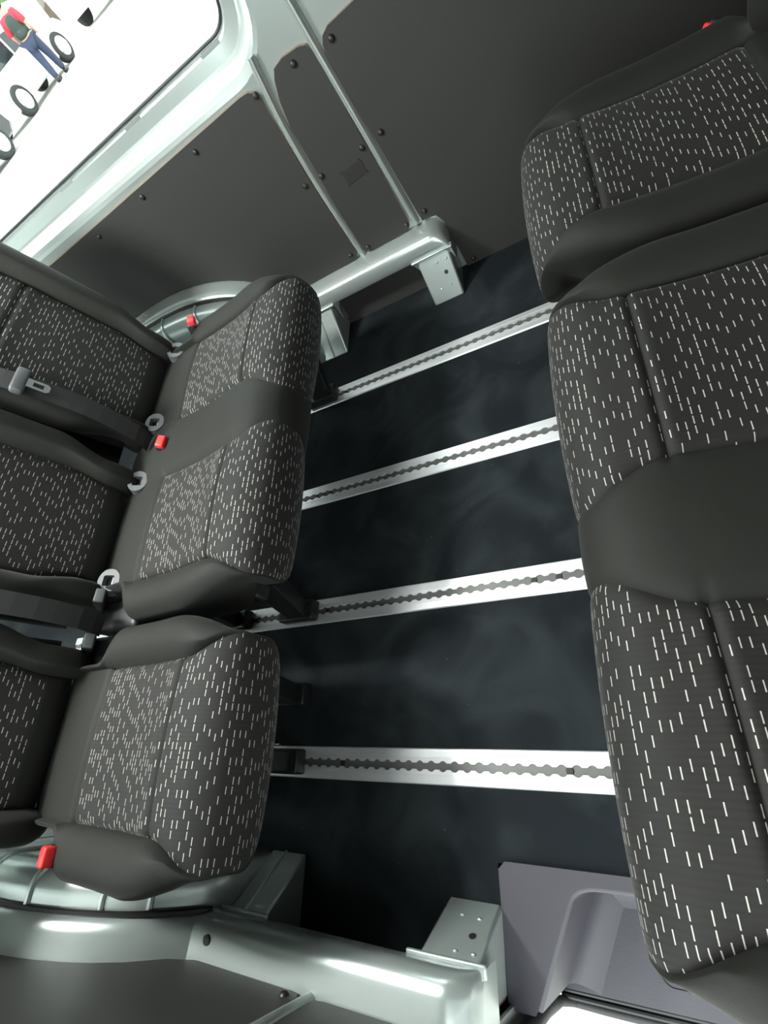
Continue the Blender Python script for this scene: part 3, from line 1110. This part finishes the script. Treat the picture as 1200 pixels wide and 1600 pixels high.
# ------------------------------------------------------------------ outside, seen through the far window
UX = Vector((0.17, 0.985, 0)).normalized()      # direction of the row of parked vehicles


def vehicle(name, loc, yaw, paint, prof, w_, wheels, r, windows, label, cat, lamp=None, group=None):
    """side-profile body with rounded shoulders, wheels, dark glass; local x = length"""
    root = empty(name, loc, yaw, label, cat, group)
    n = len(prof)
    P = []
    for f, inset in ((-0.5, 0.10), (-0.47, 0.03), (-0.40, 0.0), (0.40, 0.0), (0.47, 0.03), (0.5, 0.10)):
        cx = sum(p[0] for p in prof) / n
        cz = sum(p[1] for p in prof) / n
        row = [(cx + (x - cx) * (1 - inset * 0.4), f * w_, cz + (z - cz) * (1 - inset)) for x, z in prof]
        P.append(row + [row[0]])
    mb = MB().grid(P)
    mb.add(P[0][:-1], [tuple(range(n))])
    mb.add(P[-1][:-1], [tuple(range(n))])
    mb.build('body', paint, root, sharp=50)
    for x in wheels:
        for s in (-1, 1):
            y = s * w_ * 0.47
            wh = MB().tube([(x, y - 0.11, r), (x, y - 0.08, r), (x, y + 0.08, r), (x, y + 0.11, r)], [r * 0.9, r, r, r * 0.9], 24).build('wheel', TYRE, root)
            rm = MB().cyl((x, y + s * 0.108, r), (x, y + s * 0.125, r), r * 0.66, 20)
            for k in range(7):
                a = 2 * PI * k / 7
                rm.cyl((x, y + s * 0.12, r), (x + r * 0.6 * math.cos(a), y + s * 0.13, r + r * 0.6 * math.sin(a)), 0.03, 6)
            rm.build('rim', RIM, wh)
    for q in windows:
        for s in (-1, 1):
            y = s * (w_ * 0.5 + 0.004)
            MB().prism([(x, y - s * 0.05, z) for x, z in q], [(x, y, z) for x, z in q]).build('side_window', DGLASS, root, smooth=False)
    if lamp:
        MB().rbox(lamp, (0.10, 0.22, 0.30), 0.03).build('tail_lamp', RED, root)
    return root


CARP = [(-2.05, 0.30), (-2.10, 0.60), (-2.05, 0.95), (-1.85, 1.38), (-1.55, 1.47), (-0.3, 1.50), (0.35, 1.42), (1.05, 1.00), (1.85, 0.82), (2.05, 0.62), (2.08, 0.35), (1.9, 0.22), (-1.9, 0.22)]
VANP = [(-2.6, 0.35), (-2.65, 0.9), (-2.6, 2.2), (-2.3, 2.45), (1.2, 2.45), (1.7, 2.1), (2.1, 1.25), (2.6, 1.0), (2.7, 0.5), (2.6, 0.32)]
yaw = math.atan2(UX.y, UX.x)
vehicle('car', (-13.15, 17.3, -0.06), yaw, WHITE, CARP, 1.75, (-1.28, 1.25), 0.34,
        [[(-1.6, 0.98), (-1.45, 1.36), (-0.35, 1.40), (-0.35, 0.98)], [(-0.28, 0.98), (-0.28, 1.40), (0.30, 1.33), (0.85, 1.0)]],
        'white car with pale alloy wheels parked outside, behind the walking person', 'car')
vehicle('van', (-11.9, 23.6, -0.06), yaw, WHITE, VANP, 1.95, (-1.6, 1.75), 0.36,
        [[(0.4, 1.35), (0.4, 2.0), (1.3, 2.0), (1.75, 1.35)]],
        'white van parked outside beyond the walking person', 'van')
vehicle('car', (-12.85, 11.98, -0.06), yaw, CARBLK, CARP, 1.75, (-1.25, 1.28), 0.33,
        [[(-1.6, 0.98), (-1.45, 1.36), (-0.35, 1.40), (-0.35, 0.98)]],
        'black car with a red tail lamp outside at the left edge', 'car', lamp=(2.04, -0.62, 0.58))


def person(loc, rz):
    root = empty('person', loc, rz, 'person walking outside in a red shirt, dark waistcoat and dark jeans', 'person')
    J = {'pel': (0, 0, 0.93), 'sp': (0, 0.01, 1.12), 'ch': (0, 0.0, 1.32), 'nk': (0, 0, 1.47), 'hd': (0, 0.02, 1.60), 'tp': (0, 0.02, 1.70)}
    rad = {'pel': 0.15, 'sp': 0.13, 'ch': 0.15, 'nk': 0.055, 'hd': 0.095, 'tp': 0.06}
    E_ = [('pel', 'sp'), ('sp', 'ch'), ('ch', 'nk'), ('nk', 'hd'), ('hd', 'tp')]
    for s, n in ((-1, 'l'), (1, 'r')):
        f = 0.16 * s
        J.update({n + 'h': (s * 0.095, 0, 0.86), n + 'k': (s * 0.10, f * 0.6 + 0.03, 0.48), n + 'a': (s * 0.10, f, 0.08), n + 't': (s * 0.11, f + 0.15, 0.04),
                  n + 's': (s * 0.19, 0, 1.40), n + 'e': (s * 0.27, -0.04 - f * 0.4, 1.13), n + 'w': (s * 0.26, 0.10 - f * 0.4, 0.93), n + 'f': (s * 0.26, 0.14 - f * 0.4, 0.85)})
        rad.update({n + 'h': 0.105, n + 'k': 0.07, n + 'a': 0.05, n + 't': 0.04, n + 's': 0.065, n + 'e': 0.048, n + 'w': 0.034, n + 'f': 0.03})
        E_ += [('pel', n + 'h'), (n + 'h', n + 'k'), (n + 'k', n + 'a'), (n + 'a', n + 't'), ('ch', n + 's'), (n + 's', n + 'e'), (n + 'e', n + 'w'), (n + 'w', n + 'f')]

    def skin(name, keys, mat, par, grow=0.0):
        ks = [k for k in J if k in keys]
        me = bpy.data.meshes.new(name)
        me.from_pydata([J[k] for k in ks], [(ks.index(a), ks.index(b)) for a, b in E_ if a in ks and b in ks], [])
        me.materials.append(mat)
        o = bpy.data.objects.new(name, me)
        link(o, par)
        o.modifiers.new('skin', 'SKIN').use_smooth_shade = True
        o.modifiers.new('sub', 'SUBSURF').levels = 1
        for i, k in enumerate(ks):
            r_ = rad[k] + grow
            me.skin_vertices[0].data[i].radius = (r_, r_)
            me.skin_vertices[0].data[i].use_root = (i == 0)
        return o
    skin('body', list(J), SKIN, root)
    skin('jeans', ['pel', 'lh', 'lk', 'la', 'rh', 'rk', 'ra'], JEANS, root, 0.03)
    skin('shirt', ['pel', 'sp', 'ch', 'ls', 'le', 'rs', 're'], REDSH, root, 0.035)
    skin('waistcoat', ['pel', 'sp', 'ch', 'nk'], VEST, root, 0.065)
    for sx, sy in ((-0.10, -0.16), (0.10, 0.16)):
        MB().rbox((sx, sy + 0.07, 0.05), (0.11, 0.29, 0.10), 0.04).build('shoe', BLACK, root)
    root.scale = (1.12, 1.12, 1.03)
    MB().ball((0, 0.0, 1.66), 0.10, 0.115, 0.10).build('hair', HAIR, root)
    return root


person((-11.75, 16.95, -0.06), 0.3)
tr = empty('tree', (-19.0, 30.0, -0.06), 0, 'green leafy tree far outside behind the walking person', 'tree')
MB().tube([(0, 0, 0), (0.1, 0, 1.5), (0, 0.1, 3)], [0.2, 0.15, 0.1], 8).build('trunk', BARK, tr)
cr = MB()
for i in range(60):
    a, b, r = random.uniform(0, 2 * PI), random.uniform(-1, 1), random.uniform(0.4, 1.6)
    cr.ball((r * math.cos(a), r * math.sin(a), 3.6 + b * 1.3), 0.45, 0.45, 0.35, 8)
cr.build('crown', LEAF, tr)
